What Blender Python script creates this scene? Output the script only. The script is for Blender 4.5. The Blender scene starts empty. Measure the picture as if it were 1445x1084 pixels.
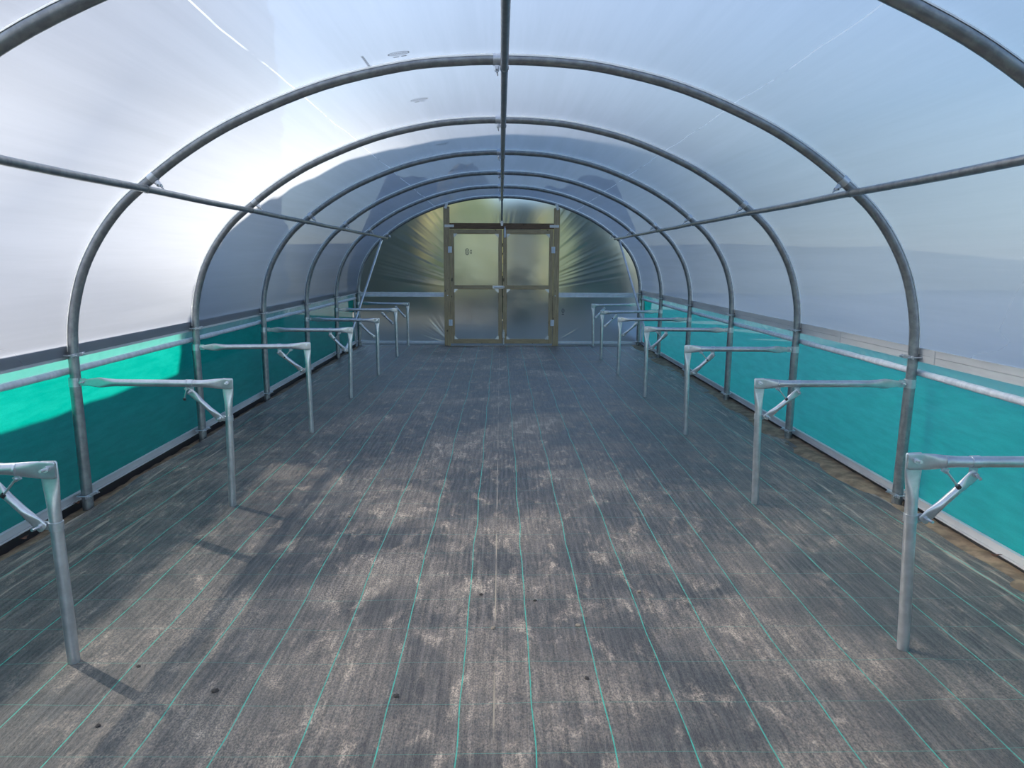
import bpy, bmesh, math, random
from mathutils import Vector, Matrix, noise
random.seed(7)
S = bpy.context.scene
COL = S.collection

# ---------------------------------------------------------------- camera
F, PITCH, YAW, ROLL, HC, Y0, SP = 1002.0, .1711, -.0164, .0045, 1.5962, 2.6833, 1.83

def ray(u, v):
    a, b = (u - 722.5) / F, (v - 542) / F
    cr, sr = math.cos(ROLL), math.sin(ROLL)
    a, b = a * cr + b * sr, -a * sr + b * cr
    cp, sp = math.cos(PITCH), math.sin(PITCH)
    yr, z = cp - b * sp, -sp - b * cp
    cy, sy = math.cos(YAW), math.sin(YAW)
    return Vector((a * cy - yr * sy, a * sy + yr * cy, z))

def at_z(u, v, z=0.0):
    r = ray(u, v); t = (z - HC) / r.z
    return Vector((r.x * t, r.y * t, z))

def at_y(u, v, y):
    r = ray(u, v); t = y / r.y
    return Vector((r.x * t, y, HC + r.z * t))

def hy(k):
    return Y0 + k * SP

cam = bpy.data.cameras.new('camera')
cam.sensor_fit = 'HORIZONTAL'; cam.sensor_width = 36.0; cam.lens = F / 1445 * 36
cam.clip_start = .05; cam.clip_end = 500
co = bpy.data.objects.new('camera', cam); COL.objects.link(co)
f0 = ray(722.5, 542); rx = ray(722.5 + F, 542) - f0; up = ray(722.5, 542 - F) - f0
m = Matrix.Identity(4)
for i, c in enumerate((rx, up, -f0)):
    for j in range(3):
        m[j][i] = c[j]
m[2][3] = HC
co.matrix_world = m
S.camera = co
S.view_settings.view_transform = 'Standard'
S.view_settings.look = 'None'
S.view_settings.gamma = 1.0
S.view_settings.use_curve_mapping = False
S.view_settings.exposure = 0.25

# ---------------------------------------------------------------- materials
class NT:
    """small helper round a node tree"""
    def __init__(s, name):
        s.m = bpy.data.materials.new(name); s.m.use_nodes = True
        s.t = s.m.node_tree; s.t.nodes.clear()
        s.out = s.n('ShaderNodeOutputMaterial')
    def n(s, typ, **kw):
        nd = s.t.nodes.new(typ)
        for k, v in kw.items():
            setattr(nd, k, v)
        return nd
    def set(s, sock, val):
        if isinstance(val, bpy.types.NodeSocket):
            s.t.links.new(val, sock)
        elif isinstance(val, (tuple, list)) and len(val) == 3 and sock.type == 'RGBA':
            sock.default_value = (*val, 1)
        else:
            sock.default_value = val
    def pos(s, scale=(1, 1, 1)):
        tc = s.n('ShaderNodeTexCoord'); mp = s.n('ShaderNodeMapping')
        s.t.links.new(tc.outputs['Object'], mp.inputs['Vector'])
        mp.inputs['Scale'].default_value = scale
        return mp.outputs[0]
    def noise(s, vec, scale, detail=3, rough=.55, dist=0):
        nd = s.n('ShaderNodeTexNoise'); s.t.links.new(vec, nd.inputs['Vector'])
        nd.inputs['Scale'].default_value = scale; nd.inputs['Detail'].default_value = detail
        nd.inputs['Roughness'].default_value = rough; nd.inputs['Distortion'].default_value = dist
        return nd.outputs['Fac']
    def math(s, op, a, b=0.0, c=0.0, clamp=False):
        nd = s.n('ShaderNodeMath', operation=op, use_clamp=clamp)
        s.set(nd.inputs[0], a); s.set(nd.inputs[1], b); s.set(nd.inputs[2], c)
        return nd.outputs[0]
    def ramp(s, fac, lo, hi, a=0.0, b=1.0):
        nd = s.n('ShaderNodeMapRange', interpolation_type='SMOOTHSTEP'); nd.clamp = True
        s.set(nd.inputs['Value'], fac)
        nd.inputs['From Min'].default_value = lo; nd.inputs['From Max'].default_value = hi
        nd.inputs['To Min'].default_value = a; nd.inputs['To Max'].default_value = b
        return nd.outputs[0]
    def mixc(s, fac, a, b):
        nd = s.n('ShaderNodeMix', data_type='RGBA')
        s.set(nd.inputs[0], fac); s.set(nd.inputs[6], a); s.set(nd.inputs[7], b)
        return nd.outputs[2]
    def mixs(s, fac, a, b):
        nd = s.n('ShaderNodeMixShader')
        s.set(nd.inputs[0], fac); s.t.links.new(a, nd.inputs[1]); s.t.links.new(b, nd.inputs[2])
        return nd.outputs[0]
    def sep(s, vec):
        nd = s.n('ShaderNodeSeparateXYZ'); s.t.links.new(vec, nd.inputs[0]); return nd.outputs
    def bump(s, h, strength, dist=.01):
        nd = s.n('ShaderNodeBump'); s.set(nd.inputs['Height'], h)
        nd.inputs['Strength'].default_value = strength; nd.inputs['Distance'].default_value = dist
        return nd.outputs[0]
    def bsdf(s, typ, **kw):
        nd = s.n(typ)
        for k, v in kw.items():
            s.set(nd.inputs[k.replace('_', ' ')], v)
        return nd.outputs[0]
    def finish(s, sh):
        s.t.links.new(sh, s.out.inputs['Surface']); return s.m

def principled(name, col, rough=.5, metal=0.0, var=None, scale=8, bump=0, stretch=(1, 1, 1), spec=.5):
    t = NT(name); p = t.pos(stretch)
    b = t.n('ShaderNodeBsdfPrincipled')
    c = col
    if var:
        c = t.mixc(t.ramp(t.noise(p, scale, 4, .6), .35, .65), col, var)
    t.set(b.inputs['Base Color'], c)
    b.inputs['Roughness'].default_value = rough; b.inputs['Metallic'].default_value = metal
    b.inputs['Specular IOR Level'].default_value = spec
    if bump:
        t.set(b.inputs['Normal'], t.bump(t.noise(p, scale * 3, 4), bump))
    return t.finish(b.outputs[0])

M = {}
M['galv'] = principled('galvanised steel', (.37, .38, .385), .36, .8, (.27, .28, .29), 22, .05)
M['galv_bright'] = principled('bright galvanised steel', (.68, .69, .70), .30, .8, (.56, .57, .58), 15, .02)
M['zinc'] = principled('zinc plate', (.66, .68, .70), .34, .85, (.58, .60, .62), 40)
M['bolt'] = principled('zinc bolt', (.66, .67, .70), .3, .9)
M['black_rubber'] = principled('black nut', (.02, .02, .022), .5)
M['alu'] = principled('mill aluminium', (.62, .62, .62), .5, .35, (.52, .52, .53), 9, 0, (1, .15, 1))
M['white_alu'] = principled('pale aluminium', (.72, .74, .78), .45, .25, (.62, .64, .68), 9)
M['tape'] = principled('white foam tape', (.85, .83, .76), .7)
M['ink'] = principled('grey ink', (.10, .11, .13), .6)
M['dark_pole'] = principled('dark steel pole', (.07, .08, .09), .45, .6)
M['leaf'] = principled('dry leaf', (.16, .06, .03), .7, 0, (.10, .045, .025), 60)
M['clod'] = principled('dry soil clod', (.05, .04, .035), .9, 0, (.09, .07, .055), 90, .3)
M['pale_clod'] = principled('pale soil clod', (.42, .33, .23), .9, 0, (.30, .23, .16), 90, .3)
M['white_plug'] = principled('white plastic plug', (.75, .75, .72), .5)

def wood(name, a, b, axis):
    t = NT(name)
    st = {'x': (1.2, 14, 14), 'z': (14, 14, 1.2)}[axis]
    p = t.pos(st)
    n1 = t.noise(p, 4, 5, .6, .6)
    kn = t.ramp(t.noise(t.pos((9, 9, 5)), 1.6, 1), .70, .76)
    c = t.mixc(t.ramp(n1, .3, .7), a, b)
    c = t.mixc(t.math('MULTIPLY', kn, .7), c, (.05, .03, .015))
    d = t.n('ShaderNodeBsdfPrincipled'); t.set(d.inputs['Base Color'], c); d.inputs['Roughness'].default_value = .65
    t.set(d.inputs['Normal'], t.bump(n1, .15))
    return t.finish(d.outputs[0])

M['wood_v'] = wood('treated pine upright', (.50, .36, .20), (.34, .235, .125), 'z')
M['wood_h'] = wood('treated pine rail', (.50, .36, .20), (.34, .235, .125), 'x')
M['lintel'] = wood('brown pine lintel', (.20, .11, .055), (.12, .065, .035), 'x')

def film(name, transp, refr, transl, gloss, rough_refr, ior, tint, lines=False, haze=.25):
    t = NT(name)
    p = t.pos()
    x, y, z = t.sep(p)
    tc = tint
    streak = t.noise(t.pos((7, .3, 7)), 1.0, 5, .65)
    tf = t.ramp(streak, .3, .7, .55, 1.0)
    tcol = t.mixc(tf, (tint[0] * .8, tint[1] * .8, tint[2] * .8), tint)
    bmp = t.bump(t.noise(t.pos((1.2, 5, 1.2)), 1.3, 3), .25, .02)
    tr = t.bsdf('ShaderNodeBsdfTransparent', Color=(.97, .98, .98))
    rf = t.bsdf('ShaderNodeBsdfRefraction', Color=(.96, .97, .97), Roughness=rough_refr, IOR=ior)
    tl = t.bsdf('ShaderNodeBsdfTranslucent', Color=tcol)
    df = t.bsdf('ShaderNodeBsdfDiffuse', Color=tcol)
    gl = t.bsdf('ShaderNodeBsdfGlossy', Color=(1, 1, 1), Roughness=haze, Normal=bmp)
    tot = transp + refr
    a = t.mixs(refr / tot, tr, rf)
    b = t.mixs(.22, tl, df)
    mix = t.mixs(transl / (transl + tot), a, b)
    if lines:
        wob = t.math('MULTIPLY', t.math('SUBTRACT', t.noise(t.pos((0, 1, 0)), 1.4, 2), .5), .03)
        xs = t.math('ADD', x, wob)
        l1 = t.math('LESS_THAN', t.math('ABSOLUTE', t.math('ADD', xs, 1.235)), .0045)
        l2 = t.math('LESS_THAN', t.math('ABSOLUTE', t.math('SUBTRACT', xs, 1.42)), .0035)
        brk = t.ramp(t.noise(t.pos((0, 1, 0)), 2.2, 3), .35, .5)
        ln = t.math('MULTIPLY', t.math('MAXIMUM', l1, l2), t.math('MULTIPLY', brk, .6))
        mix = t.mixs(ln, mix, t.mixs(.5, t.bsdf('ShaderNodeBsdfTranslucent', Color=(.95, .96, .97)), t.bsdf('ShaderNodeBsdfDiffuse', Color=(.9, .9, .9))))
    lw = t.n('ShaderNodeLayerWeight'); lw.inputs['Blend'].default_value = .5
    g = t.math('MULTIPLY_ADD', t.math('POWER', lw.outputs['Facing'], 4.0), gloss * .55, gloss * .045)
    return t.finish(t.mixs(g, mix, gl))

M['film'] = film('diffusing polythene', .04, .40, .56, .45, 1.0, 1.2, (.455, .48, .54), lines=True)
M['end_film'] = film('end wall polythene', .03, .86, .05, 2.4, .52, 1.18, (.75, .82, .84), haze=.13)
M['flap_film'] = film('clear polythene flap', .62, .0, .38, 1.0, .4, 1.2, (.92, .95, .95), haze=.25)
M['roll_film'] = principled('rolled white polythene', (.66, .68, .71), .35, 0, (.52, .54, .58), 6, .4, (1, 3, 1))

def net_mat():
    t = NT('green windbreak netting')
    n1 = t.noise(t.pos((1, 2.5, 16)), 1.6, 5, .6)
    n2 = t.noise(t.pos((1, 30, 60)), 4, 2, .5)
    c = t.mixc(t.ramp(n1, .25, .75), (.0, .40, .31), (.008, .48, .375))
    tr = t.bsdf('ShaderNodeBsdfTransparent', Color=(1, 1, 1))
    tl = t.bsdf('ShaderNodeBsdfTranslucent', Color=c); df = t.bsdf('ShaderNodeBsdfDiffuse', Color=c)
    th = t.ramp(n2, .3, .7, .22, .30)
    return t.finish(t.mixs(th, t.mixs(.30, tl, df), tr))
M['net'] = net_mat()

def floor_mat():
    t = NT('woven ground cover')
    p = t.pos(); x, y, z = t.sep(p)
    wob = t.math('MULTIPLY', t.math('SUBTRACT', t.noise(t.pos((.35, 1, 1)), 1.0, 2), .5), .045)
    xs = t.math('ADD', x, wob)
    # green marker threads running the length of the tunnel, fainter ones across
    fx = t.math('ABSOLUTE', t.math('SUBTRACT', t.math('FRACT', t.math('DIVIDE', t.math('ADD', xs, 26.4552), .2644)), .5))
    lx = t.math('MULTIPLY', t.ramp(fx, .006, .011, 1, 0), t.ramp(t.noise(t.pos((3, 9, 1)), 3, 2), .3, .6, .55, 1))
    ys = t.math('ADD', y, t.math('MULTIPLY', t.math('SUBTRACT', t.noise(t.pos((1, .5, 1)), .8, 2), .5), .06))
    fy = t.math('ABSOLUTE', t.math('SUBTRACT', t.math('FRACT', t.math('DIVIDE', t.math('ADD', ys, 27.135), .272)), .5))
    ly = t.math('MULTIPLY', t.ramp(fy, .004, .008, 1, 0), .30)
    seam = t.math('MULTIPLY', t.ramp(t.math('ABSOLUTE', t.math('ADD', x, .022)), .002, .004, 1, 0), t.ramp(t.noise(t.pos((0, 1, 0)), 2, 3), .4, .55, 0, .8))
    # weave, streaks and dust
    weave = t.noise(t.pos((95, 16, 1)), 4.0, 3, .75)
    streak = t.noise(t.pos((30, 1.5, 1)), 1.8, 6, .72)
    fine = t.noise(t.pos((1.6, 1, 1)), 95, 3, .75)
    blot = t.noise(p, 1.15, 6, .62, .4)
    blot2 = t.noise(t.pos((2.2, 1, 1)), 4.0, 5, .65, .6)
    walk = t.ramp(t.math('ABSOLUTE', t.math('ADD', x, .1)), .5, 1.9, 1.0, .55)
    d = t.math('ADD', t.ramp(blot, .40, .68, .08, .62), t.ramp(blot2, .50, .74, 0, .75))
    d = t.math('MULTIPLY', t.math('MULTIPLY', d, walk), t.ramp(streak, .25, .7, .45, 1.15))
    d = t.math('MULTIPLY', d, t.ramp(fine, .38, .62, .25, 1.35), clamp=True)
    edge = t.math('MULTIPLY', t.ramp(t.math('ABSOLUTE', t.math('ADD', x, .03)), 1.75, 2.55), t.ramp(t.noise(t.pos((15, 1.0, 1)), 1.5, 6, .68, .5), .50, .68))
    d2 = t.math('MAXIMUM', d, t.math('MULTIPLY', edge, .65))
    base = t.mixc(t.ramp(weave, .25, .8), (.011, .0115, .0125), (.100, .095, .091))
    base = t.mixc(t.ramp(streak, .35, .8, 0, .55), base, (.22, .200, .182))
    c = t.mixc(t.math('MULTIPLY', d2, .85), base, (.70, .54, .40))
    c = t.mixc(t.math('MULTIPLY', t.math('MAXIMUM', lx, ly), .95), c, (.06, .50, .35))
    c = t.mixc(seam, c, (.45, .36, .25))
    b = t.n('ShaderNodeBsdfPrincipled'); t.set(b.inputs['Base Color'], c)
    t.set(b.inputs['Roughness'], t.ramp(d, 0, .6, .40, .75)); b.inputs['Specular IOR Level'].default_value = .28
    h = t.math('ADD', t.math('MULTIPLY', weave, .6), streak)
    t.set(b.inputs['Normal'], t.bump(h, .55, .006))
    return t.finish(b.outputs[0])
M['floor'] = floor_mat()
M['soil'] = principled('sandy soil', (.30, .21, .13), .95, 0, (.16, .11, .07), 9, .5)
M['grass'] = principled('rough grass', (.13, .13, .115), .95, 0, (.09, .095, .075), .6, .5)
M['dark_leaf'] = principled('dark foliage', (.018, .034, .022), .9, 0, (.04, .06, .035), 2.0, .8)
M['yellow_leaf'] = principled('yellow green foliage', (.74, .60, .22), .9, 0, (.50, .44, .15), 1.1, .8)
M['straw'] = principled('straw coloured field', (.40, .36, .18), .95, 0, (.30, .28, .13), .4)
M['bounce_gravel'] = principled('pale gravel', (.235, .25, .285), .95, 0, (.18, .195, .225), 1.5, .4)  # for the added ground that lightens the right film
M['bark'] = principled('bark', (.10, .075, .05), .9, 0, (.06, .045, .03), 12, .6)

# ---------------------------------------------------------------- mesh helpers
class MB:
    def __init__(s):
        s.v = []; s.f = []
    def ring_loft(s, rings, cap=True, closed=True):
        n = len(rings[0]); base = len(s.v)
        for r in rings:
            s.v += [tuple(q) for q in r]
        for i in range(len(rings) - 1):
            for j in range(n if closed else n - 1):
                a = base + i * n + j; b = base + i * n + (j + 1) % n
                s.f.append((a, b, b + n, a + n))
        if cap and closed:
            s.f.append(tuple(base + j for j in range(n))[::-1])
            s.f.append(tuple(base + (len(rings) - 1) * n + j for j in range(n)))
        return s
    def tube(s, pts, r, seg=14, cap=True, ref=None):
        """pts: path; r: radius, list of radii, or list of (half width, half thickness, exponent) with thickness along ref"""
        pts = [Vector(p) for p in pts]; rings = []
        ref = Vector(ref) if ref else None
        prev = None
        for i, p in enumerate(pts):
            d = (pts[min(i + 1, len(pts) - 1)] - pts[max(i - 1, 0)]).normalized()
            if ref is not None:
                tdir = (ref - d * ref.dot(d)).normalized()
            elif prev is None:
                q = Vector((0, 0, 1)) if abs(d.z) < .9 else Vector((0, 1, 0))
                tdir = (q - d * q.dot(d)).normalized()
            else:
                tdir = (prev - d * prev.dot(d)).normalized()
            prev = tdir; w = d.cross(tdir)
            ri = r[i] if isinstance(r, list) else r
            if not isinstance(ri, tuple):
                ri = (ri, ri, 2)
            ring = []
            for j in range(seg):
                a = 2 * math.pi * (j + .5) / seg; ca, sa = math.cos(a), math.sin(a); e = 2 / ri[2]
                cx = math.copysign(abs(ca) ** e, ca) * ri[0]; cy = math.copysign(abs(sa) ** e, sa) * ri[1]
                ring.append(p + w * cx + tdir * cy)
            rings.append(ring)
        return s.ring_loft(rings, cap)
    def box(s, c, size, rot=None, bev=0.0):
        c = Vector(c); hx, hy_, hz = [q / 2 for q in size]
        R = rot if rot is not None else Matrix.Identity(3)
        if bev <= 0:
            b = len(s.v)
            for dx in (-1, 1):
                for dy in (-1, 1):
                    for dz in (-1, 1):
                        s.v.append(tuple(c + R @ Vector((dx * hx, dy * hy_, dz * hz))))
            for q in ((0, 1, 3, 2), (4, 6, 7, 5), (0, 4, 5, 1), (2, 3, 7, 6), (0, 2, 6, 4), (1, 5, 7, 3)):
                s.f.append(tuple(b + i for i in q))
        else:
            bm = bmesh.new(); bmesh.ops.create_cube(bm, size=1)
            for v in bm.verts:
                v.co = Vector((v.co.x * size[0], v.co.y * size[1], v.co.z * size[2]))
            bmesh.ops.bevel(bm, geom=bm.edges[:], offset=bev, segments=2, affect='EDGES')
            b = len(s.v); bm.verts.index_update()
            s.v += [tuple(c + R @ v.co) for v in bm.verts]
            s.f += [tuple(b + v.index for v in fc.verts) for fc in bm.faces]
            bm.free()
        return s
    def prism(s, poly, d, org, ax, ay):
        """poly of (a, b) in the plane org + a*ax + b*ay, extruded by vector d"""
        org, ax, ay, d = Vector(org), Vector(ax), Vector(ay), Vector(d)
        lo = [org + ax * a + ay * b for a, b in poly]
        return s.ring_loft([lo, [q + d for q in lo]])
    def grid(s, nu, nv, fn):
        b = len(s.v)
        for i in range(nu + 1):
            for j in range(nv + 1):
                s.v.append(tuple(fn(i / nu, j / nv)))
        for i in range(nu):
            for j in range(nv):
                a = b + i * (nv + 1) + j
                s.f.append((a, a + nv + 1, a + nv + 2, a + 1))
        return s
    def build(s, name, mat, parent=None, loc=None, smooth=40, fix=True):
        me = bpy.data.meshes.new(name)
        loc = Vector(loc) if loc is not None else Vector((0, 0, 0))
        me.from_pydata([tuple(Vector(v) - loc) for v in s.v], [], s.f)
        if fix:
            bm = bmesh.new(); bm.from_mesh(me); bmesh.ops.recalc_face_normals(bm, faces=bm.faces[:]); bm.to_mesh(me); bm.free()
        me.polygons.foreach_set('use_smooth', [True] * len(me.polygons))
        if smooth < 180:
            me.set_sharp_from_angle(angle=math.radians(smooth))
        me.materials.append(mat)
        o = bpy.data.objects.new(name, me); COL.objects.link(o)
        o.location = loc
        if parent is not None:
            o.parent = parent
            o.location = loc - origin(parent)
        return o

def origin(o):
    v = Vector(o.location)
    while o.parent is not None:
        o = o.parent; v += Vector(o.location)
    return v

def tag(o, label=None, cat=None, group=None, kind=None):
    if label: o['label'] = label
    if cat: o['category'] = cat
    if group: o['group'] = group
    if kind: o['kind'] = kind
    return o

def thing(name, loc, label, cat, group=None):
    o = bpy.data.objects.new(name, None); COL.objects.link(o)
    o.location = loc; o.empty_display_size = .1
    return tag(o, label, cat, group)

def part(mb, name, mat, parent, smooth=40):
    """part whose vertices are given in world space"""
    return mb.build(name, mat, parent, loc=origin(parent), smooth=smooth)

def bolt(mb, p, axis, length=.05, r=.006, head=.011):
    p = Vector(p); a = Vector(axis).normalized()
    mb.tube([p - a * .004, p + a * .008], head, 6)
    mb.tube([p, p + a * length], r, 8)
    return mb

# ---------------------------------------------------------------- tunnel profile
PTS = [(2.692, 0), (2.690, .45), (2.688, .80), (2.688, 1.02), (2.668, 1.24), (2.60, 1.49), (2.495, 1.70), (2.35, 1.893),
       (2.18, 2.047), (1.90, 2.255), (1.565, 2.442), (1.085, 2.632), (.615, 2.742), (.28, 2.777), (0, 2.785)]

def off(z):
    return -.027 + .047 * (max(0, z) / 2.78) ** 2

def catmull(P, n):
    out = []
    Q = [Vector(p) for p in P]
    for i in range(len(Q) - 1):
        p0 = Q[max(i - 1, 0)]; p1 = Q[i]; p2 = Q[i + 1]; p3 = Q[min(i + 2, len(Q) - 1)]
        for k in range(n):
            t = k / n
            out.append(.5 * ((2 * p1) + (p2 - p0) * t + (2 * p0 - 5 * p1 + 4 * p2 - p3) * t * t + (3 * p1 - p0 - 3 * p2 + p3) * t ** 3))
    out.append(Q[-1]); return out

full = [(-x, z) for x, z in PTS] + [(x, z) for x, z in PTS[::-1][1:]]
PROFILE = [Vector((p.x + off(p.y), p.y)) for p in catmull(full, 4)]   # left foot -> crown -> right foot

def offset_profile(d, zmin=-1):
    out = []
    n = len(PROFILE)
    for i, p in enumerate(PROFILE):
        t = (PROFILE[min(i + 1, n - 1)] - PROFILE[max(i - 1, 0)]).normalized()
        q = p + Vector((-t.y, t.x)) * d
        if p.y >= zmin:
            out.append((q, Vector((-t.y, t.x))))
    return out

# profile normal points outward: going left foot -> up, tangent (0,1) -> normal (-1,0)
def wall_x(side, z, d=0.0):
    """hoop centre line x at height z on the given side"""
    best = None
    for a, b in zip(PROFILE, PROFILE[1:]):
        if (a.x + b.x) * side > 0 and min(a.y, b.y) - 1e-9 <= z <= max(a.y, b.y) + 1e-9:
            tt = 0 if a.y == b.y else (z - a.y) / (b.y - a.y)
            best = a.x + (b.x - a.x) * tt
    return best + side * d if best is not None else None

YN, YE = -2.8, hy(6)       # near end (behind the camera), far hoop
FILM = .036

# ---------------------------------------------------------------- setting
def floor_z(x, y):
    z = .010 * noise.noise(Vector((x * .9, y * .45, 3.1))) + .004 * noise.noise(Vector((x * 3, y * 1.6, 7.7)))
    e = max(0.0, (abs(x + .03) - 2.0) / .65)
    e = e * e
    z += e * (.028 * noise.noise(Vector((x * 5.5, y * 1.0, 1.2))) + .018 * noise.noise(Vector((x * 13, y * 2.3, 5.2))) + .006)
    return z - .006

def fl(u, v):
    y = YN + (YE + .02 - YN) * v
    xl, xr = -2.665, 2.61
    w1 = .035 * noise.noise(Vector((0, y * 1.3, 9))) ; w2 = .035 * noise.noise(Vector((4, y * 1.3, 2)))
    x = (xl + w1) + (xr + w2 - xl - w1) * u
    return (x, y, floor_z(x, y))
floor = MB().grid(150, 330, fl).build('floor', M['floor'], smooth=180)
tag(floor, kind='structure')

def soil(side):
    def fn(u, v):
        y = YN + (YE + .05 - YN) * v
        x = (-.03 + side * (2.50 + .27 * u))
        z = -.030 + .055 * math.sin(u * math.pi) * (.35 + .5 * noise.noise(Vector((side * 3, y * 1.7, 0)))) + .012 * noise.noise(Vector((x * 12, y * 9, 2)))
        z += -.012 if side < 0 else .030 * u
        return (x, y, z)
    o = MB().grid(10, 400, fn).build('soil_strip', M['soil'], smooth=180)
    return tag(o, 'bare sandy soil showing along the edge under the %s green net' % ('left' if side < 0 else 'right'), 'soil', kind='stuff')
soil(-1); soil(1)

ground = MB().grid(60, 60, lambda u, v: (-160 + 320 * u, -140 + 350 * v, -.075 + (.25 * noise.noise(Vector((u * 9, v * 9, 0))) if not (.4 < u < .6 and .3 < v < .56) else 0))).build('ground', M['grass'], smooth=180)
tag(ground, kind='structure')

# polythene cover
prof = [q for q, n in offset_profile(FILM, .985)]
prof = [Vector((prof[0].x, .99))] + prof + [Vector((prof[-1].x, .99))]
NY = 160
def cover(u, v):
    i = u * (len(prof) - 1); k = min(int(round(i)), len(prof) - 1)
    p = prof[k]; y = YN + (YE + .045 - YN) * v
    # the sheet sags a touch inwards between the hoops
    ph = ((y - Y0) / SP) % 1.0
    s = math.sin(ph * math.pi) * .012
    c = Vector((0, 1.0)); d = (p - c)
    d = d.normalized() * -s if p.y > 1.15 else Vector((0, 0))
    return (p.x + d.x, y, p.y + d.y)
ceiling = MB().grid(len(prof) - 1, NY, cover).build('ceiling', M['film'], smooth=180)
tag(ceiling, kind='structure')

def film_z(x, d=0.0):
    best = None
    for a, b in zip(prof, prof[1:]):
        if min(a.x, b.x) <= x <= max(a.x, b.x) and max(a.y, b.y) > 1.3:
            tt = (x - a.x) / (b.x - a.x); best = a.y + (b.y - a.y) * tt
    return best

def stamp(x, y, sc, kind='oval'):
    """maker's print on the film, seen from inside: outlined oval with lettering bars and two words under it"""
    mb = MB()
    def flat(poly):
        b = len(mb.v)
        for px, py in poly:
            X = x + px * sc; Y = y + py * sc
            ph = ((Y - Y0) / SP) % 1.0
            mb.v.append((X, Y, film_z(X) - .004 - math.sin(ph * math.pi) * .012))
        mb.f.append(tuple(range(b, b + len(poly))))
    N = 24
    for i in range(N):
        a, b = 2 * math.pi * i / N, 2 * math.pi * (i + 1) / N
        flat([(math.cos(a), .62 * math.sin(a)), (math.cos(b), .62 * math.sin(b)), (.9 * math.cos(b), .52 * math.sin(b)), (.9 * math.cos(a), .52 * math.sin(a))])
    # strokes of the worn lettering inside the oval
    for k in range(9):
        px = -.66 + k * .165; hgt = .34 * math.sqrt(max(0, 1 - (px / .95) ** 2))
        flat([(px - .03, -hgt), (px + .02, -hgt), (px + .06, hgt), (px + .01, hgt)])
        if k % 2 == 0 and k < 8:
            flat([(px, -.05), (px + .16, -.02), (px + .16, .05), (px, .03)])
    for (c0, c1) in ((-.62, -.08), (.12, .62)):
        w = c1 - c0
        for k in range(4):
            q = c0 + w * k / 4
            flat([(q, .92), (q + w * .19, .92), (q + w * .19, 1.2), (q, 1.2)])
    o = mb.build('printed_mark', M['ink'], ceiling, fix=False)
    o['label'] = 'grey oval print on the film'
for (x, y) in ((-.59, 4.36), (-.60, 5.49), (-.59, 7.5), (-.61, 9.6)):
    stamp(x, y, .062)
mb = MB()
for k in range(14):
    yy = 4.28 + k * .022; X = -.785
    z = film_z(X) - .003 - math.sin((((yy - Y0) / SP) % 1) * math.pi) * .012
    for (wd, ln) in ((.007, .011),):
        b = len(mb.v); mb.v += [(X - wd, yy, z - .002), (X + wd, yy, z + .001), (X + wd, yy + ln, z + .001), (X - wd, yy + ln, z - .002)]; mb.f.append((b, b + 1, b + 2, b + 3))
mb.build('printed_line', M['ink'], ceiling, fix=False)

# green nets
def net(side):
    x0 = -.027 + side * 2.785
    def fn(u, v):
        y = YN + (YE + .03 - YN) * v; z = .03 + .97 * u
        x = x0 + side * (.020 * math.sin(u * math.pi) * (1 + .8 * noise.noise(Vector((side, y * .7, u * 2)))) + .006 * noise.noise(Vector((side * 2, y * 2.2, u * 5))))
        return (x, y, z)
    o = MB().grid(24, 300, fn).build('wall_left' if side < 0 else 'wall_right', M['net'], smooth=180)
    return tag(o, kind='structure')
net(-1); net(1)

def base_rail(side):
    x = -.027 + side * 2.768
    mb = MB(); L = YE + .03 - YN; c = YN + L / 2
    mb.box((x, c, .058), (.026, L, .042), bev=.002)
    mb.box((x - side * .004, c, .031), (.036, L, .010), bev=.002)
    mb.box((x - side * .014, c, .078), (.006, L, .008))
    o = mb.build('baseboard_left' if side < 0 else 'baseboard_right', M['alu'])
    tag(o, kind='structure')
    # dark plastic skirt going down into the ground behind the rail
    sk = MB().box((x + side * .008, c, -.02), (.008, L, .10)).build('skirt', M['black_rubber'], o)
    sk['label'] = 'black plastic skirt below the rail'
base_rail(-1); base_rail(1)

def clip_rail(side):
    x = -.027 + side * 2.735
    lab = ('long grey aluminium clip rail along the left side, between film and green net' if side < 0 else
           'long pale aluminium clip rail along the right side, between film and green net')
    t = thing('clip_rail', (x, YN, 1.0), lab, 'rail')
    L = YE + .02 - YN; c = YN + L / 2
    mb = MB()
    mb.box((x, c, 1.038), (.022, L, .044), bev=.002)
    mb.box((x - side * .009, c, 1.057), (.010, L, .005))
    part(mb, 'upper_channel', M['alu'], t)
    mb = MB()
    mb.box((x, c, .992), (.022, L, .044), bev=.002)
    mb.box((x - side * .009, c, .973), (.010, L, .005))
    part(mb, 'lower_channel', M['alu'], t)
    for k, yy in enumerate((hy(1) + .98, hy(3) + 1.0, hy(5) + .7) if side < 0 else (hy(1) - .16, hy(2) - .75, hy(4) + .6)):
        mb = MB().box((x - side * .012, yy, 1.015), (.006, .05, .088), bev=.002)
        part(mb, 'rail_joiner', M['alu'], t)
clip_rail(-1); clip_rail(1)

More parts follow.
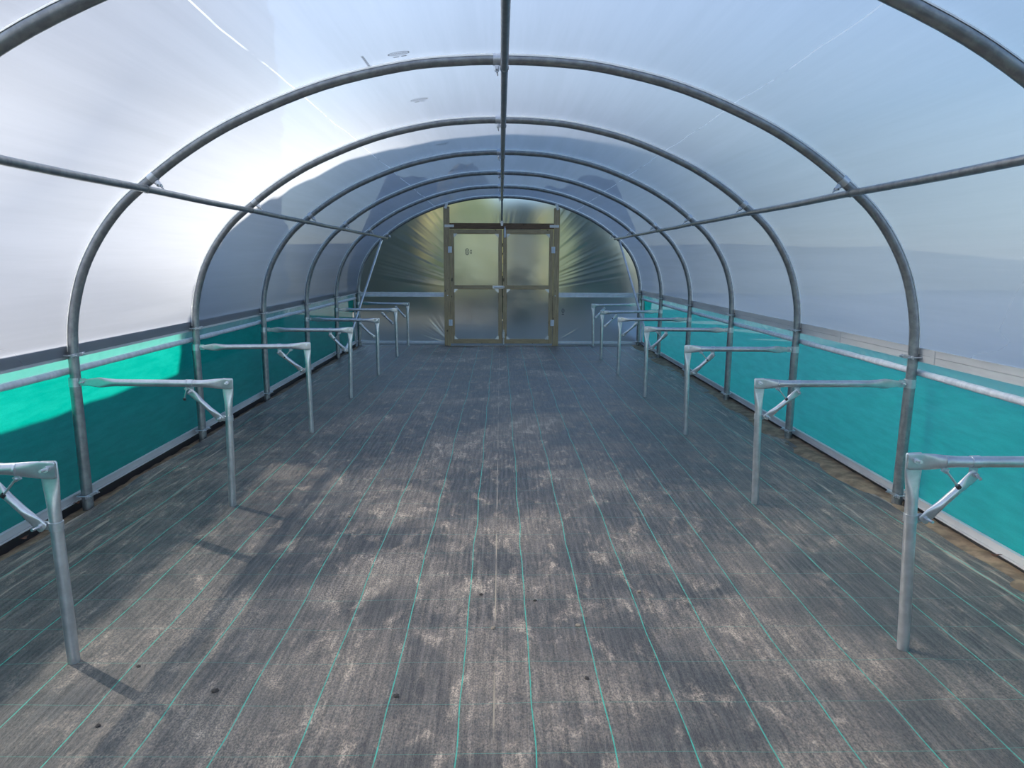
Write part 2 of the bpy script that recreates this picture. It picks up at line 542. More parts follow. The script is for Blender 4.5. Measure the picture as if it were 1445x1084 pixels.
def curtain(side):
    x = -.027 + side * 2.752
    t = thing('roll_up_curtain', (x, YN, .9), 'clear film skirt rolled on a white wrapped pipe along the %s green net' % ('left' if side < 0 else 'right'), 'curtain')
    def zc(y):
        return .890 + .010 * noise.noise(Vector((side * 5, y * .5, 0)))
    path = []; rad = []
    y = YN
    while y <= YE + .02:
        path.append((x + side * .006 * noise.noise(Vector((1, y * 1.2, side))), y, zc(y)))
        rad.append(.0225 + .004 * noise.noise(Vector((side * 9, y * 3.3, 4))) + .002 * noise.noise(Vector((side, y * 11, 4))))
        y += .04
    part(MB().tube(path, rad, 14), 'roll_pipe', M['roll_film'], t)
    def fn(u, v):
        y = YN + (YE + .02 - YN) * v; z = zc(y) + .012 + (.985 - zc(y) - .012) * u
        cr = .009 * noise.noise(Vector((side * 3, (y - u * .10) * 13, u * .8))) + .006 * noise.noise(Vector((side * 3, (y + u * .05) * 26, u)))
        cr *= .4 + 1.2 * max(0, noise.noise(Vector((side, y * .9, 3))) + .25)
        return (x + side * .012 + cr * (1.1 - u * .6), y, z)
    part(MB().grid(8, 900, fn), 'film_skirt', M['flap_film'], t, smooth=180)
curtain(-1); curtain(1)

# ---------------------------------------------------------------- hoops
HOOP_LABELS = [
    'galvanised steel hoop nearest the camera, only its shoulders cutting the top corners',
    'largest galvanised hoop seen whole, second from the camera',
    'galvanised hoop third from the camera, feet beside the third pair of bench legs',
    'galvanised hoop fourth from the camera, first one wholly inside the shaded part of the roof',
    'galvanised hoop fifth from the camera, two before the end wall hoop',
    'galvanised hoop sixth from the camera, just in front of the end wall hoop',
    'galvanised end hoop framing the far film wall and the double door']
R_H = .031
NRM = offset_profile(0)
def hoop(k):
    y = hy(k)
    t = thing('hoop', (-.02, y, 0), HOOP_LABELS[k], 'hoop', 'steel hoops of the tunnel')
    arch = [(p.x, y, p.y) for p in PROFILE if p.y >= .80]
    part(MB().tube(arch, R_H, 18, ref=(0, 1, 0)), 'arch_tube', M['galv'], t)
    for s in (-1, 1):
        xx = -.027 + s * 2.69
        lean = random.uniform(-.004, .004)
        part(MB().tube([(xx - s * .004 + lean, y, -.09), (xx - s * .002 + lean, y, .3), (xx, y, .78), (xx, y, .815), (xx, y, .825)], [.0335, .0335, .0335, .0335, .031], 18), 'ground_post', M['galv'], t)
        # U bolts that hold the base rail and the clip rail
        for (zz, o2) in ((.075, .030), (1.0, .022)):
            mb = MB()
            mb.box((xx - s * .036, y, zz), (.008, .150, .022), bev=.002)
            for dy in (-.047, .047):
                mb.tube([(xx - s * .060, y + dy, zz), (xx + s * .036, y + dy, zz)], .005, 8)
                mb.tube([(xx - s * .048, y + dy, zz), (xx - s * .038, y + dy, zz)], .011, 6)
            mb.tube([(xx + s * .036, y - .047, zz), (xx + s * .036, y + .047, zz)], .005, 8)
            part(mb, 'rail_clamp', M['bolt'], t)
    # clamp bands at the crown and the two purlins
    for (px, sgn) in ((0.0, 0), (-2.18, -1), (2.18, 1)):
        i = min(range(len(PROFILE)), key=lambda q: (PROFILE[q].x - off(PROFILE[q].y) - px) ** 2 + (0 if PROFILE[q].y > 1.5 else 9))
        # centre of the band lies a little above the purlin along the arch
        c = PROFILE[i]; tg = (PROFILE[i + 1] - PROFILE[i - 1]).normalized(); n2 = Vector((-tg.y, tg.x))
        if sgn > 0: tg = -tg
        sh = .075 if sgn else -.045
        def pt(d, r=0): 
            q = c + tg * d + n2 * r
            return (q.x, y, q.y)
        mb = MB().tube([pt(sh - .022), pt(sh + .022)], .0345, 18, ref=(0, 1, 0))
        part(mb, 'clamp_band', M['zinc'], t)
        mb = MB()
        a = Vector(pt(sh, -.034)); b = Vector(pt(sh, -.066))
        mb.tube([a, b], [(.016, .012, 4), (.014, .012, 4)], 8, ref=(0, 1, 0))
        mb.tube([b + Vector((0, -.03, 0)), b + Vector((0, .03, 0))], .006, 8)
        mb.tube([pt(sh, -.06), pt(sh + .004, -.092)], .005, 8)
        mb.tube([b + Vector((0, -.03, 0)), b + Vector((0, -.018, 0))], .011, 6)
        part(mb, 'clamp_bolt', M['bolt'], t)
    # anti hot spot foam tape under the cover on the outside of the arch
    mb = MB(); rings = []
    for p, n in NRM:
        if p.y < .99: continue
        ring = []
        for a in (-64, -44, -22, 0, 22, 44, 64):
            ar = math.radians(a)
            d = n * math.cos(ar) * (R_H + .0022)
            ring.append(Vector((p.x + d.x, y + math.sin(ar) * (R_H + .0022), p.y + d.y)))
        rings.append(ring)
    mb.ring_loft(rings, cap=False, closed=False)
    part(mb, 'foam_tape', M['tape'], t, smooth=180)
    return t
for k in range(7):
    hoop(k)

# purlins and ridge pole (each one long tube slung under the hoops)
def long_pole(name, x, z, label, r, y1):
    t = thing(name, (x, YN, z), label, 'purlin')
    n = 60
    pts = []
    for i in range(n + 1):
        y = YN + (y1 - YN) * i / n
        ph = (y - Y0) / SP
        pts.append((x, y, z - .004 * math.sin(ph * math.pi) ** 2))
    part(MB().tube(pts, r, 16), 'tube', M['galv'], t)
    for k in range(7):
        y = hy(k)
        part(MB().tube([(x, y - .050, z), (x, y - .020, z)], r + .004, 16), 'collar', M['galv'], t)
    return t
long_pole('ridge_pole', .020, 2.785 - .031 - .026, 'straight steel ridge pole running under the crown of every hoop', .0225, YE + .06)
long_pole('purlin', -2.148, 2.018, 'straight steel purlin along the left shoulder of the hoops', .0215, YE + .03)
long_pole('purlin', 2.158, 2.020, 'straight steel purlin along the right shoulder of the hoops', .0215, YE + .03)

# diagonal corner braces at the far end
for s, lab in ((-1, 'left'), (1, 'right')):
    a = Vector((s * 2.225, YE - .10, 1.985)); b = Vector((-.027 + s * 2.63, hy(5) + .36, .10))
    t = thing('brace_pole', b, 'thin pale diagonal brace pole at the far %s corner of the tunnel' % lab, 'brace', 'far corner braces')
    d = (b - a).normalized()
    part(MB().tube([a, a + d * .05, a + d * .12, b - d * .12, b - d * .05, b], [(.026, .005, 4), (.024, .006, 3), (.019, .019, 2), (.019, .019, 2), (.024, .006, 3), (.026, .005, 4)], 14, ref=(s * .6, .8, 0)), 'tube', M['galv_bright'], t)
    part(bolt(MB(), a + d * .02 + Vector((-s * .004, -.004, 0)), (-s * .6, -.8, 0), .03), 'bolt', M['bolt'], t)
    # short plate from the foot of the brace to the post
    part(MB().box(b + Vector((s * .02, .0, .0)), (.05, .012, .05), bev=.003), 'foot_plate', M['zinc'], t)

# ---------------------------------------------------------------- bench brackets
LEG_L = {0: ((104.6, 933), (68, 651)), 1: ((328, 711.6), (321, 534)), 2: ((439.7, 608.7), (433, 483)), 3: ((495, 561), (494, 461.8)),
         4: ((534, 529), (532, 448.8)), 5: ((560.5, 503), (558, 434.6)), 6: ((576, 487.5), (575, 427))}
LEG_R = {0: ((1274.7, 914), (1290.5, 639)), 1: ((1065.5, 708), (1072, 534)), 2: ((967, 612.7), (971, 487)), 3: ((910, 558), (913, 460.5)),
         4: ((872, 527.6), (875, 447.5)), 5: ((848, 505.8), (849.8, 438)), 6: ((836.8, 489), (836.8, 428.7))}
ORD = ['nearest the camera, cut by the picture edge', 'second from the camera, fixed to the first whole hoop', 'third from the camera', 'fourth from the camera',
       'fifth from the camera', 'second from the far wall', 'right in front of the far wall']
def bench(side, k, foot, top):
    f = at_z(*foot)
    yk = hy(k)
    if abs(f.y - yk) > .22:
        f.y = yk + math.copysign(.22, f.y - yk)
        f.x = at_y(foot[0], foot[1], f.y).x
    c = at_y(top[0], top[1], f.y)           # outer top corner of the bracket
    post = Vector((-.027 + side * 2.69, yk, c.z - .022 if k else .825))
    lab = 'galvanised bench bracket on the %s, %s' % ('left' if side < 0 else 'right', ORD[k])
    t = thing('bench_bracket', (f.x, f.y, 0), lab, 'bench bracket', 'bench brackets down both sides')
    rl = .0235
    y = f.y
    topz = c.z
    # leg: round tube, pinched flat at the head
    head = Vector((c.x, y, topz - .030)); ft = Vector((f.x, y, -.04))
    def lp(q):
        return ft + (head - ft) * q
    L = (head - ft).length
    dq = lambda dist: 1 - dist / L
    part(MB().tube([lp(0), lp(.5), lp(dq(.165)), lp(dq(.12)), lp(dq(.075)), lp(dq(.045)), lp(dq(.035)), lp(dq(-.024)), lp(dq(-.030))],
                   [(rl, rl, 2), (rl, rl, 2), (rl, rl, 2), (.0265, .017, 2.3), (.032, .0085, 3), (.0335, .005, 5), (.0335, .0045, 6), (.0335, .0045, 6), (.029, .0045, 6)], 20, ref=(0, 1, 0)), 'leg', M['galv_bright'], t)
    # horizontal rail, pinched at both ends
    a = Vector((c.x - side * .030, y - .010, topz - .034)); b = post + Vector((-side * .045, -.010, 0))
    d = (b - a).normalized(); LL = (b - a).length
    rp = lambda dist: a + d * dist
    part(MB().tube([rp(0), rp(.006), rp(.060), rp(.070), rp(.105), rp(.150), rp(.195), rp(LL - .22), rp(LL - .17), rp(LL - .125), rp(LL - .105), rp(LL - .03), rp(LL + .01)],
                   [(.028, .0045, 6), (.0335, .0045, 6), (.0335, .0045, 6), (.0335, .005, 5), (.031, .010, 3), (.026, .017, 2.3), (.0225, .0225, 2),
                    (.0225, .0225, 2), (.026, .016, 2.3), (.032, .007, 4), (.031, .0045, 6), (.019, .0045, 6), (.015, .0045, 6)], 20, ref=(0, 1, 0)), 'rail', M['galv_bright'], t)
    part(bolt(MB(), (c.x, y - .016, topz - .028), (side * -.1, -1, .12), .045, .006, .012), 'corner_bolt', M['bolt'], t)
    # band round the hoop post with its lug and bolt
    mb = MB()
    mb.tube([post + Vector((0, 0, -.028)), post + Vector((0, 0, .028))], .0362, 18)
    mb.box(post + Vector((-side * .050, -.004, 0)), (.050, .006, .050), bev=.002)
    part(mb, 'post_band', M['zinc'], t)
    part(bolt(MB(), post + Vector((-side * .055, -.016, .0)), (0, -1, .1), .032), 'band_bolt', M['bolt'], t)
    # knee brace with clips at both ends
    up_ = rp(.255 + random.uniform(-.01, .02)); lo = lp(dq(.235 + random.uniform(-.01, .01)))
    loc_ = Vector((lo.x + side * .055, y - .008, lo.z)); upc = up_ + Vector((0, .0, -.058))
    dd = (upc - loc_).normalized(); BL = (upc - loc_).length
    bp = lambda q: loc_ + dd * q
    part(MB().tube([bp(-.018), bp(-.012), bp(.022), bp(.055), bp(.085), bp(BL - .085), bp(BL - .055), bp(BL - .022), bp(BL + .012), bp(BL + .018)],
                   [(.014, .0045, 5), (.0215, .0045, 5), (.0225, .005, 4), (.020, .012, 2.4), (.0165, .0165, 2), (.0165, .0165, 2), (.020, .012, 2.4), (.0225, .005, 4), (.0215, .0045, 5), (.014, .0045, 5)], 16, ref=(0, 1, 0)), 'knee_brace', M['galv_bright'], t)
    mb = MB()
    mb.tube([up_ - d * .017, up_ + d * .017], .0255, 18)
    mb.box(up_ + Vector((0, .004, -.045)), (.036, .006, .056), bev=.002)
    o = part(mb, 'rail_clip', M['zinc'], t)
    bo = bolt(MB(), upc + Vector((side * .004, -.008, .006)), (side * -.15, -1, -.15), .04).build('bolt', M['bolt'], o, loc=origin(t))
    mb = MB()
    mb.tube([lo - Vector((0, 0, .017)), lo + Vector((0, 0, .017))], .0265, 18)
    mb.box(lo + Vector((side * .050, .002, 0)), (.056, .006, .036), bev=.002)
    o = part(mb, 'leg_clip', M['zinc'], t)
    bolt(MB(), loc_ + Vector((0, -.008, 0)), (side * .1, -1, .05), .04).build('bolt', M['bolt'], o, loc=origin(t))
    # spare band with a hanging bolt on the rail near the corner
    if k not in (4, 6):
        q = rp((.148 if k != 2 or side > 0 else .17) if k != 1 or side > 0 else .285)
        mb = MB()
        mb.tube([q - d * .004, q + d * .004], .0262, 18)
        mb.box(q + Vector((0, -.004, -.034)), (.030, .010, .022), rot=Matrix.Rotation(.5 * side, 3, 'Y'), bev=.002)
        o = part(mb, 'hanging_band', M['zinc'], t)
        mb = MB()
        e = q + Vector((side * .055 * (1 if k != 1 or side > 0 else .3), -.012, -.100))
        s0 = q + Vector((0, -.012, -.034))
        mb.tube([s0, e], .0045, 8)
        part2 = mb.build('bolt', M['bolt'], o, loc=origin(t))
        en = (e - s0).normalized()
        MB().tube([e - en * .006, e + en * .008], .010, 8).build('nut', M['black_rubber'], o, loc=origin(t))
    return t
for k in range(7):
    bench(-1, k, *LEG_L[k]); bench(1, k, *LEG_R[k])

# ---------------------------------------------------------------- far end wall
YW = YE + .05
def rnd1(x, seed):
    return noise.noise(Vector((x, seed * 7.3, seed * 1.7)))
def crease(x, z, side):
    dx = abs(x - .02); 
    if z > .97:
        ang = math.atan2(z - .93, dx); r = math.hypot(dx, z - .93)
        a = .55 * rnd1(ang * 26, 1 + side) + .4 * rnd1(ang * 55, 3 + side) + .35 * rnd1(ang * 13, 5 + side)
        env = max(0, 1 - (r - 1.0) / 1.55) ** .8 * min(1, max(0, (z - 1.06 - .02 * dx) / .10)) * min(1, max(0, (ang - .08) / .1))
        return .036 * a * env * (r / 1.6)
    dx2 = abs(dx - 1.0); ang = math.atan2(z - .0, dx2 + .05); r = math.hypot(z, dx2)
    env = max(0, 1 - abs(r - .25) / .45) * max(0, math.sin(min(math.pi, max(0, ang * 2))))
    return .010 * rnd1(ang * 16, 9 + side) * env * (1 if side < 0 else .3)
fp = offset_profile(.030)
def half(side, z):
    return abs(wall_x(side, max(.0, z))) + .028
def ztop(x):
    best = 2.8
    for (a, _), (b, _) in zip(fp, fp[1:]):
        if min(a.x, b.x) <= x <= max(a.x, b.x) and a.y > 1.3:
            best = a.y + (b.y - a.y) * ((x - a.x) / (b.x - a.x + 1e-12))
    return best
mb = MB()
for s in (-1, 1):
    x0 = -1.06 if s < 0 else 1.06
    def fn(u, v):
        xe = s * half(s, 0)
        x = x0 + (xe - x0) * u
        zt = min(ztop(x), 2.9) if abs(x) < 2.65 else 1.3
        # near the wall the profile is vertical: follow it inwards
        z = .04 + (zt - .04) * v
        xl = s * half(s, z) if z < 2.0 else x
        if abs(x) > abs(xl): x = xl
        return (x, YW + crease(x, z, s), z)
    mb.grid(110, 190, fn)
def fn(u, v):
    x = -1.06 + 2.12 * u; z = 2.22 + (ztop(x) - 2.22) * v
    a = math.atan2(z - 1.4, x - .02)
    ed = max(0, 1 - (z - 2.25) / .35)
    return (x, YW + .012 * ed * (rnd1(a * 34, 21) + .6 * rnd1(a * 70, 23)), z)
mb.grid(120, 24, fn)
tag(mb.build('wall_back', M['end_film'], smooth=180), kind='structure')
wb = bpy.data.objects['wall_back']
def end_mark(parent, x, y, z, sc, blocks_right=True):
    mb = MB(); N = 20
    for i in range(N):
        a, b = 2 * math.pi * i / N, 2 * math.pi * (i + 1) / N
        mb.prism([(math.cos(a), math.sin(a)), (math.cos(b), math.sin(b)), (.78 * math.cos(b), .78 * math.sin(b)), (.78 * math.cos(a), .78 * math.sin(a))], (0, .0008, 0), (x, y, z), (sc * .8, 0, 0), (0, 0, sc * 1.25))
    for px in (-.42, -.1, .25):
        mb.prism([(px, -.72), (px + .16, -.72), (px + .16, .62), (px, .62)], (0, .0008, 0), (x, y, z), (sc * .8, 0, 0), (0, 0, sc))
    for q in (-.42, .42):
        if blocks_right:
            mb.prism([(1.55, q - .3), (2.1, q - .3), (2.1, q + .3), (1.55, q + .3)], (0, .0008, 0), (x, y, z), (sc * .8, 0, 0), (0, 0, sc))
        else:
            mb.prism([(q - .35, -2.1), (q + .35, -2.1), (q + .35, -1.6), (q - .35, -1.6)], (0, .0008, 0), (x, y, z), (sc * .8, 0, 0), (0, 0, sc))
    o = mb.build('printed_mark', M['ink'], parent, loc=origin(parent))
    return o
end_mark(wb, 1.20, YW - .012, .66, .035, False)

# mid rails and base rails on the end wall
for s, lab in ((-1, 'left'), (1, 'right')):
    xa, xb = s * 1.06, -.027 + s * 2.655
    t = thing('end_rail', ((xa + xb) / 2, YE + .015, .965), 'pale flat aluminium rail across the %s half of the end wall, waist high' % lab, 'rail', 'end wall rails')
    part(MB().box(((xa + xb) / 2, YE + .020, .985), (abs(xb - xa), .030, .042), bev=.003), 'upper_channel', M['white_alu'], t)
    part(MB().box(((xa + xb) / 2, YE + .020, .942), (abs(xb - xa), .030, .042), bev=.003), 'lower_channel', M['white_alu'], t)
    part(bolt(MB(), (xb - s * .1, YE + .002, .965), (0, -1, 0), .02, .006, .014), 'bolt', M['bolt'], t)
    o = MB().box(((xa + xb) / 2, YE + .025, .050), (abs(xb - xa), .030, .045), bev=.003).build('trim_1' if s < 0 else 'trim_2', M['white_alu'])
    tag(o, kind='structure')
    # corner batten holding the net beside the end hoop
    o = MB().box((-.027 + s * 2.76, YE + .005, .5), (.035, .030, .92), bev=.003).build('trim_3' if s < 0 else 'trim_4', M['alu'])
    tag(o, kind='structure')

# ---------------------------------------------------------------- door frame and doors
YD = YE - .005
t = thing('door_frame', (.02, YD, 0), 'treated timber door frame with tall posts and brown lintel in the end wall', 'door frame')
for xa, xb, zt in ((-1.075, -.962, 2.60), (1.000, 1.108, 2.58)):
    part(MB().box(((xa + xb) / 2, YD, (zt - .03) / 2), (xb - xa, .075, zt + .03), bev=.004), 'post', M['wood_v'], t)
part(MB().box((.02, YD, 2.246), (1.962, .070, .105), bev=.004), 'lintel', M['lintel'], t)
for xc in (-.965, 1.005):
    mb = MB().box((xc, YD - .040, 2.246), (.175, .006, .048), bev=.002)
    part(mb, 'strap', M['zinc'], t)
for xc, zc in ((-1.02, 2.615), (1.055, 2.60)):
    R = Matrix.Rotation(.35 if xc < 0 else -.35, 3, 'Y')
    mb = MB().box((xc, YD - .042, zc), (.05, .006, .11), rot=R, bev=.002)
    part(mb, 'hoop_strap', M['zinc'], t)
for xc in (-1.01, 1.04):
    part(bolt(MB(), (xc, YD - .038, .95), (0, -1, 0), .006, .005, .012), 'bolt', M['bolt'], t)

t = thing('crown_post', (.022, YD, 2.3), 'thin dark upright pole between the crown of the end hoop and the lintel', 'pole')
part(MB().tube([(.022, YE - .0, 2.75), (.022, YE - .045, 2.70), (.022, YE - .045, 2.33)], .016, 12), 'tube', M['dark_pole'], t)
part(MB().prism([(-.03, .04), (.03, .04), (.018, -.05), (-.018, -.05)], (0, .008, 0), (.022, YE - .066, 2.30), (1, 0, 0), (0, 0, 1)), 'foot_bracket', M['zinc'], t)

def door(n, xa, xb, hinge_side):
    y = YD - .012
    stile = .075; z0, z1 = .035, 2.185
    root = thing('door_%d' % n, ((xa + xb) / 2, y, 0), None, None)
    root['kind'] = 'structure'
    th = .045
    def box(nm, x0, x1, za, zb, mat):
        part(MB().box(((x0 + x1) / 2, y, (za + zb) / 2), (x1 - x0, th, zb - za), bev=.003), nm, mat, root)
    box('stile', xa, xa + stile, z0, z1, M['wood_v']); box('stile', xb - stile, xb, z0, z1, M['wood_v'])
    for za, zb, nm in ((z1 - .085, z1, 'top_rail'), (1.068, 1.145, 'middle_rail'), (z0, z0 + .085, 'bottom_rail')):
        box(nm, xa + stile, xb - stile, za, zb, M['wood_h'])
    fm = MB().grid(12, 24, lambda u, v: (xa + .02 + (xb - xa - .04) * u, y + .028 + .003 * noise.noise(Vector((u * 3, v * 5, n))), z0 + .02 + (z1 - z0 - .04) * v))
    pane = part(fm, 'film_panel', M['end_film'], root, smooth=180)
    if n == 1:
        end_mark(pane, -.635, y + .022, 1.77, .050, True)
    # triangular corner plates
    xi, xo = xa + stile, xb - stile
    for (cx, cz, sx, sz) in ((xi, z1 - .085, 1, -1), (xo, z1 - .085, -1, -1), (xi, 1.068, 1, -1), (xo, 1.068, -1, -1), (xi, z0 + .085, 1, 1), (xo, z0 + .085, -1, 1)):
        mb = MB().prism([(-.006, -.006), (.062, -.006), (.062, .006), (.006, .062), (-.006, .062)], (0, .006, 0), (cx, y - th / 2 - .004, cz), (sx, 0, 0), (0, 0, sz))
        part(mb, 'corner_plate', M['zinc'], root)
    hx = xa if hinge_side < 0 else xb
    for hz in (1.81, .435):
        mb = MB()
        for q in (-1, 1):
            mb.box((hx + q * .020, y - th / 2 - .020, hz), (.032, .006, .118), bev=.002)
        mb.tube([(hx, y - th / 2 - .026, hz - .058), (hx, y - th / 2 - .026, hz + .058)], .007, 10)
        part(mb, 'hinge', M['white_alu'], root)
    return root
d1 = door(1, -.955, .030, -1)
d2 = door(2, .042, .990, 1)
yb_ = YD - .012 - .0225
# sliding bolt on the left leaf
mb = MB().box((-.05, yb_ - .005, 1.112), (.205, .008, .055), bev=.002)
mb.tube([(-.13, yb_ - .018, 1.112), (.075, yb_ - .018, 1.112)], .012, 10)
mb.tube([(-.02, yb_ - .018, 1.112), (-.02, yb_ - .045, 1.095)], .007, 8)
part(mb, 'slide_bolt', M['zinc'], d1)
# top and drop bolts on the right leaf
mb = MB().box((.078, yb_ - .005, 2.125), (.036, .008, .165), bev=.002)
mb.tube([(.078, yb_ - .016, 2.03), (.078, yb_ - .016, 2.24)], .009, 8)
part(mb, 'top_bolt', M['white_alu'], d2)
mb = MB().tube([(.060, yb_ - .012, .005), (.060, yb_ - .012, .30)], .009, 8)
mb.box((.060, yb_ - .005, .2), (.034, .008, .12), bev=.002)
part(mb, 'drop_bolt', M['zinc'], d2)

# near end of the tunnel, behind the camera
def fn(u, v):
    x = -2.70 + 5.38 * u
    return (x, YN, .0 + (ztop(max(-2.6, min(2.6, x))) - .02) * v)
tag(MB().grid(30, 12, fn).build('wall_front', M['end_film'], smooth=180), kind='structure')

# ---------------------------------------------------------------- bits on the floor
def clump(name, u, v, size, mat, label, cat, flat=.6):
    p = at_z(u, v, 0.0)
    bm = bmesh.new(); bmesh.ops.create_icosphere(bm, subdivisions=2, radius=size)
    sd = random.random() * 50
    for q in bm.verts:
        q.co *= 1 + .45 * noise.noise(q.co * (1.6 / size) + Vector((sd, 0, 0)))
        q.co.z *= flat; q.co.x *= 1.25
    me = bpy.data.meshes.new(name); bm.to_mesh(me); bm.free()
    me.materials.append(mat)
    o = bpy.data.objects.new(name, me); COL.objects.link(o)
    o.location = (p.x, p.y, floor_z(p.x, p.y) + size * flat * .55); o.rotation_euler = (0, 0, random.random() * 6)
    return tag(o, label, cat)
def leaf(u, v, size, label, z=.0):
    p = at_z(u, v, 0.02)
    outline = []
    for i in range(14):
        a = 2 * math.pi * i / 14; r = size * (1 + .22 * math.cos(5 * a)) * (1 if i else 1.5)
        outline.append((math.cos(a) * r, math.sin(a) * r * .62, .25 * size * math.cos(2 * a) + .2 * size))
    me = bpy.data.meshes.new('dry_leaf')
    mb = MB(); n = len(outline)
    mb.v = [(0, 0, 0), (0, 0, -.0015)] + outline + [(x, y, q - .0015) for x, y, q in outline]
    for i in range(n):
        j = (i + 1) % n
        mb.f += [(0, 2 + i, 2 + j), (1, 2 + n + j, 2 + n + i), (2 + i, 2 + n + i, 2 + n + j, 2 + j)]
    o = mb.build('dry_leaf', M['leaf'], smooth=180)
    o.location = (p.x, p.y, max(floor_z(p.x, p.y), -.02) + .012); o.rotation_euler = (random.uniform(-.2, .2), random.uniform(-.2, .2), random.random() * 6)
    return tag(o, label, 'leaf')
leaf(33, 758, .022, 'curled brown dry leaf below the knee brace of the nearest left bench bracket')
leaf(250, 627, .030, 'reddish dry leaf against the left base rail just before the third hoop foot')
leaf(1404, 786, .018, 'dark dry leaf against the right base rail near the picture edge')
leaf(109, 711, .020, 'tan dry leaf tucked at the foot of the first whole hoop, left side')
CL = [(559, 978, .012, 'clod', 'small dark stone on the floor near the bottom, beside a green thread left of centre'),
      (679, 838, .011, 'clod', 'dark soil clod left of the pale centre seam'),
      (755, 846, .010, 'clod', 'dark soil crumb right of the pale centre seam'),
      (828, 956, .011, 'clod', 'dark soil crumb near the bottom, right of centre'),
      (303, 973, .014, 'clod', 'black crumb in the shaded floor right of the nearest left bench leg'),
      (138, 1023, .010, 'clod', 'black crumb on the sunlit floor strip below the nearest left bench leg'),
      (195, 939, .009, 'clod', 'tiny black crumb beside the shadow of the nearest left bench leg'),
      (902, 833, .012, 'pale_clod', 'tan soil crumb on a green thread right of centre'),
      (696, 885, .013, 'pale_clod', 'pale sandy crumb on the centre seam'),
      (816, 881, .013, 'pale_clod', 'pale sandy crumb between two green threads, right of the seam'),
      (493, 728, .012, 'pale_clod', 'pale crumb on a green thread, left of the sunlit floor patch')]
for u, v, sz, mt, lab in CL:
    clump('soil_clod', u, v, sz * .8, M[mt], lab, 'soil clod', .5)

# ---------------------------------------------------------------- outside: what shades the tunnel and shows blurred through the film
def blob(mb, c, r, seed, sub=4, amp=.35, freq=1.3, sq=(1, 1, 1)):
    bm = bmesh.new(); bmesh.ops.create_icosphere(bm, subdivisions=sub, radius=1)
    b = len(mb.v); bm.verts.index_update()
    for v in bm.verts:
        d = v.co.copy()
        k = 1 + amp * noise.noise(d * freq + Vector((seed * 3.1, seed, 0))) + amp * .6 * noise.noise(d * freq * 4 + Vector((seed, 0, seed))) + amp * .35 * noise.noise(d * freq * 11 + Vector((seed, 3, seed)))
        mb.v.append((c[0] + d.x * k * r * sq[0], c[1] + d.y * k * r * sq[1], c[2] + d.z * k * r * sq[2]))
    mb.f += [tuple(b + v.index for v in f.verts) for f in bm.faces]
    bm.free()

def tree(x, y, prof, mat, label, seed=1, sqx=1.0, group='trees outside the tunnel'):
    """prof: list of (height, radius along y) from bottom to tip; sqx: width across / along"""
    t = thing('tree', (x, y, -.1), label, 'tree', group)
    mb = MB()
    z0, z1 = prof[0][0], prof[-1][0]
    def rad(z):
        for (a, ra), (b, rb) in zip(prof, prof[1:]):
            if a <= z <= b: return ra + (rb - ra) * (z - a) / (b - a)
        return prof[-1][1]
    z = z0; i = 0
    while z < z1:
        r = rad(z); s_ = max(.28, min(.75, r * .36))
        nn = max(3, int(2 * math.pi * max(.05, r - s_) / (s_ * .95)))
        for j in range(nn):
            a = 2 * math.pi * (j + .5 * (i % 2)) / nn + random.uniform(-.12, .12)
            q = max(.02, r - s_ * .85)
            blob(mb, (x + math.cos(a) * q * sqx, y + math.sin(a) * q, z + random.uniform(-.1, .1)), s_, seed + i * 1.7 + j * .6, 3, .45)
        if r > 1.0:
            blob(mb, (x, y, z), (r - s_) * .95, seed + i, 3, .15, sq=(sqx, 1, .5))
        z += s_ * .9; i += 1
    part(mb, 'crown', M[mat], t, smooth=180)
    part(MB().tube([(x, y, -.2), (x + .05, y, z0 + (z1 - z0) * .3), (x, y, z0 + (z1 - z0) * .6)], [.20, .15, .07], 10), 'trunk', M['bark'], t)
    return t
# unseen hedge added on the left; its flat top throws the net's level shade
t = thing('hedge', (-5.3, 4, -.1), 'unseen hedge added outside the left green net to shade its lower part', 'hedge')
def hg(u, v):
    y = -8 + 24 * v
    sec = [(-4.85, -.1), (-4.85, 1.0), (-4.90, 1.80), (-5.05, 1.97), (-5.40, 1.98), (-5.7, 1.9), (-5.8, 1.0), (-5.8, -.1)]
    p = sec[min(int(round(u * 7)), 7)]
    nz = noise.noise(Vector((y * 2.2, u * 9, 0))) * .05
    return (p[0] + nz, y, p[1] + (.012 * noise.noise(Vector((y * 3, 0, 5))) if p[1] > 1.5 else 0))
part(MB().grid(7, 300, hg), 'foliage', M['dark_leaf'], t, smooth=180)
fd2 = MB().grid(40, 40, lambda u, v: (2.86 + 90 * u ** 1.5, -40 + 73 * v, -.035 + 1.2 * u * u + .25 * u * noise.noise(Vector((u * 7, v * 6, 11))))).build('bounce_ground', M['bounce_gravel'], smooth=180)  # unseen pale ground, added to bounce light onto the lower right film
tag(fd2, kind='structure')
# trees to the left, ahead: they keep the sun off the far half of the tunnel
tree(-8.0, 12.9, [(1.0, 3.1), (3.0, 3.3), (4.4, 3.0), (5.7, 2.1), (6.6, 1.2), (7.4, .7), (8.0, .25)], 'dark_leaf', 'broad dark tree outside, nearest of the row beyond the left film', 3, .5)
tree(-13.6, 19.6, [(3.0, 3.4), (6.0, 4.0), (7.7, 4.1), (11.5, 3.3), (12.7, 2.3), (14.0, 1.0), (14.7, .3)], 'dark_leaf', 'tall dark tree outside, standing farther back in the row beyond the left film', 8, .6)
tree(-8.2, 20.3, [(1.0, 2.9), (4.0, 3.1), (8.0, 2.9), (10.0, 2.0), (11.5, .4)], 'dark_leaf', 'dark tree outside, last of the row beyond the left film', 13, .5)
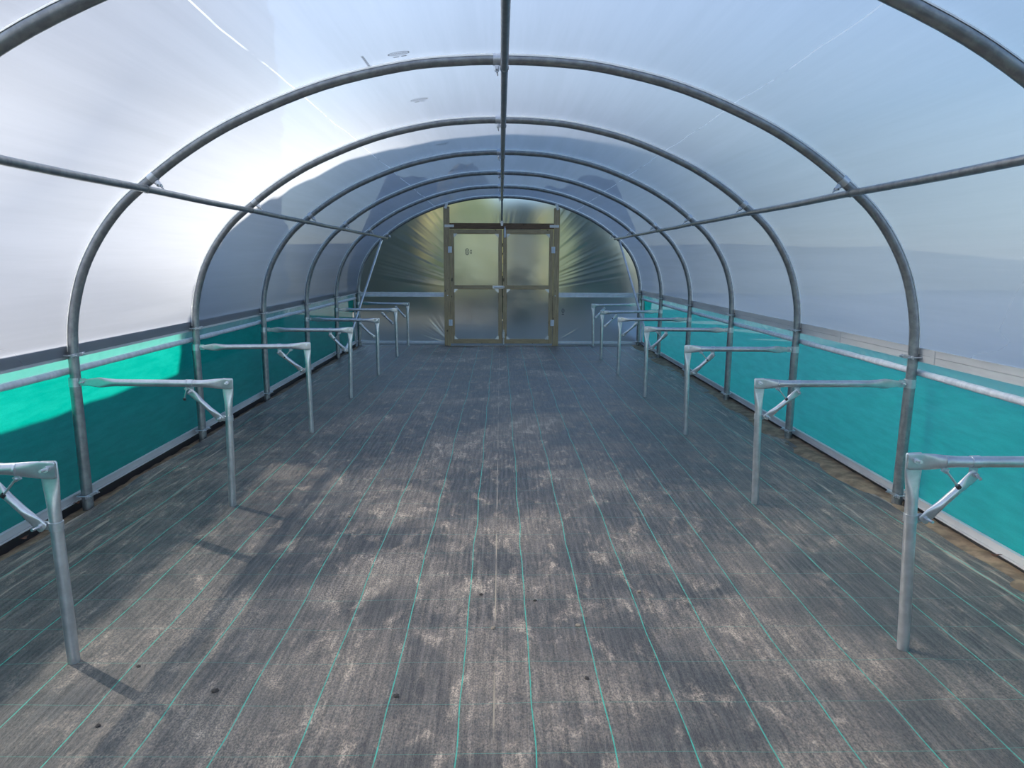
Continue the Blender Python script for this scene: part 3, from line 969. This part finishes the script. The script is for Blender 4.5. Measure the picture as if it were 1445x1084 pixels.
# background beyond the end wall
tree(-.95, 20.2, [(.8, .6), (1.3, .95), (2.4, 1.0), (3.3, .8), (4.0, .35)], 'yellow_leaf', 'yellow green bush blurred behind the left door', 31)
tree(1.50, 20.6, [(.8, .4), (1.2, .55), (1.8, .62), (2.5, .5), (3.0, .25)], 'yellow_leaf', 'small yellow green bush blurred behind the right door', 37)
tree(.62, 18.6, [(.2, .25), (1.2, .38), (2.3, .35), (3.0, .2)], 'dark_leaf', 'narrow dark bush blurred behind the right door', 41)
t = thing('hedge', (0, 24.2, -.1), 'dark hedgerow blurred behind the end wall', 'hedge')
def hg3(u, v):
    x = -5.0 + 10.0 * v
    q = min(1, max(0, (abs(x - .1) - 1.7) / 1.3)); h = (4.0 + .4 * q * q * (3 - 2 * q)) * min(1, .35 + .5 * (5.0 - abs(x)))
    sec = [(23.6, -.1), (23.4, .4), (23.5, .8), (23.8, .97), (24.2, 1.0), (24.6, .95), (24.9, .4), (24.8, -.1)]
    p = sec[min(int(round(u * 7)), 7)]
    k = noise.noise(Vector((x * .8, u * 3, 18))) + .5 * noise.noise(Vector((x * 2.7, u * 9, 18)))
    return (x, p[0] + .25 * k, p[1] * h + (.25 * k if p[1] > .5 else 0))
part(MB().grid(7, 220, hg3), 'foliage', M['dark_leaf'], t, smooth=180)
fd = MB().grid(30, 10, lambda u, v: (-40 + 80 * u, 34 + 40 * v, .1 + 3.2 * v + .4 * noise.noise(Vector((u * 7, v * 3, 1))))).build('field', M['straw'], smooth=180)
tag(fd, kind='structure')

# ---------------------------------------------------------------- light
TO_SUN = Vector((-1.64, 1.03, 1.0)).normalized()
sl = bpy.data.lights.new('sun', 'SUN'); sl.energy = 8.2; sl.angle = math.radians(.55); sl.color = (1.0, .935, .84)
so = bpy.data.objects.new('sun', sl); COL.objects.link(so)
so.rotation_euler = TO_SUN.to_track_quat('Z', 'Y').to_euler(); so.location = TO_SUN * 40

w = bpy.data.worlds.new('sky'); S.world = w; w.use_nodes = True
nt = w.node_tree; bg = nt.nodes['Background']
sk = nt.nodes.new('ShaderNodeTexSky'); sk.sky_type = 'NISHITA'; sk.sun_disc = False
sk.sun_elevation = math.asin(TO_SUN.z); sk.sun_rotation = math.radians(-57.9)
sk.air_density = 1.0; sk.dust_density = .25; sk.ozone_density = 2.6
nt.links.new(sk.outputs[0], bg.inputs[0]); bg.inputs[1].default_value = .33
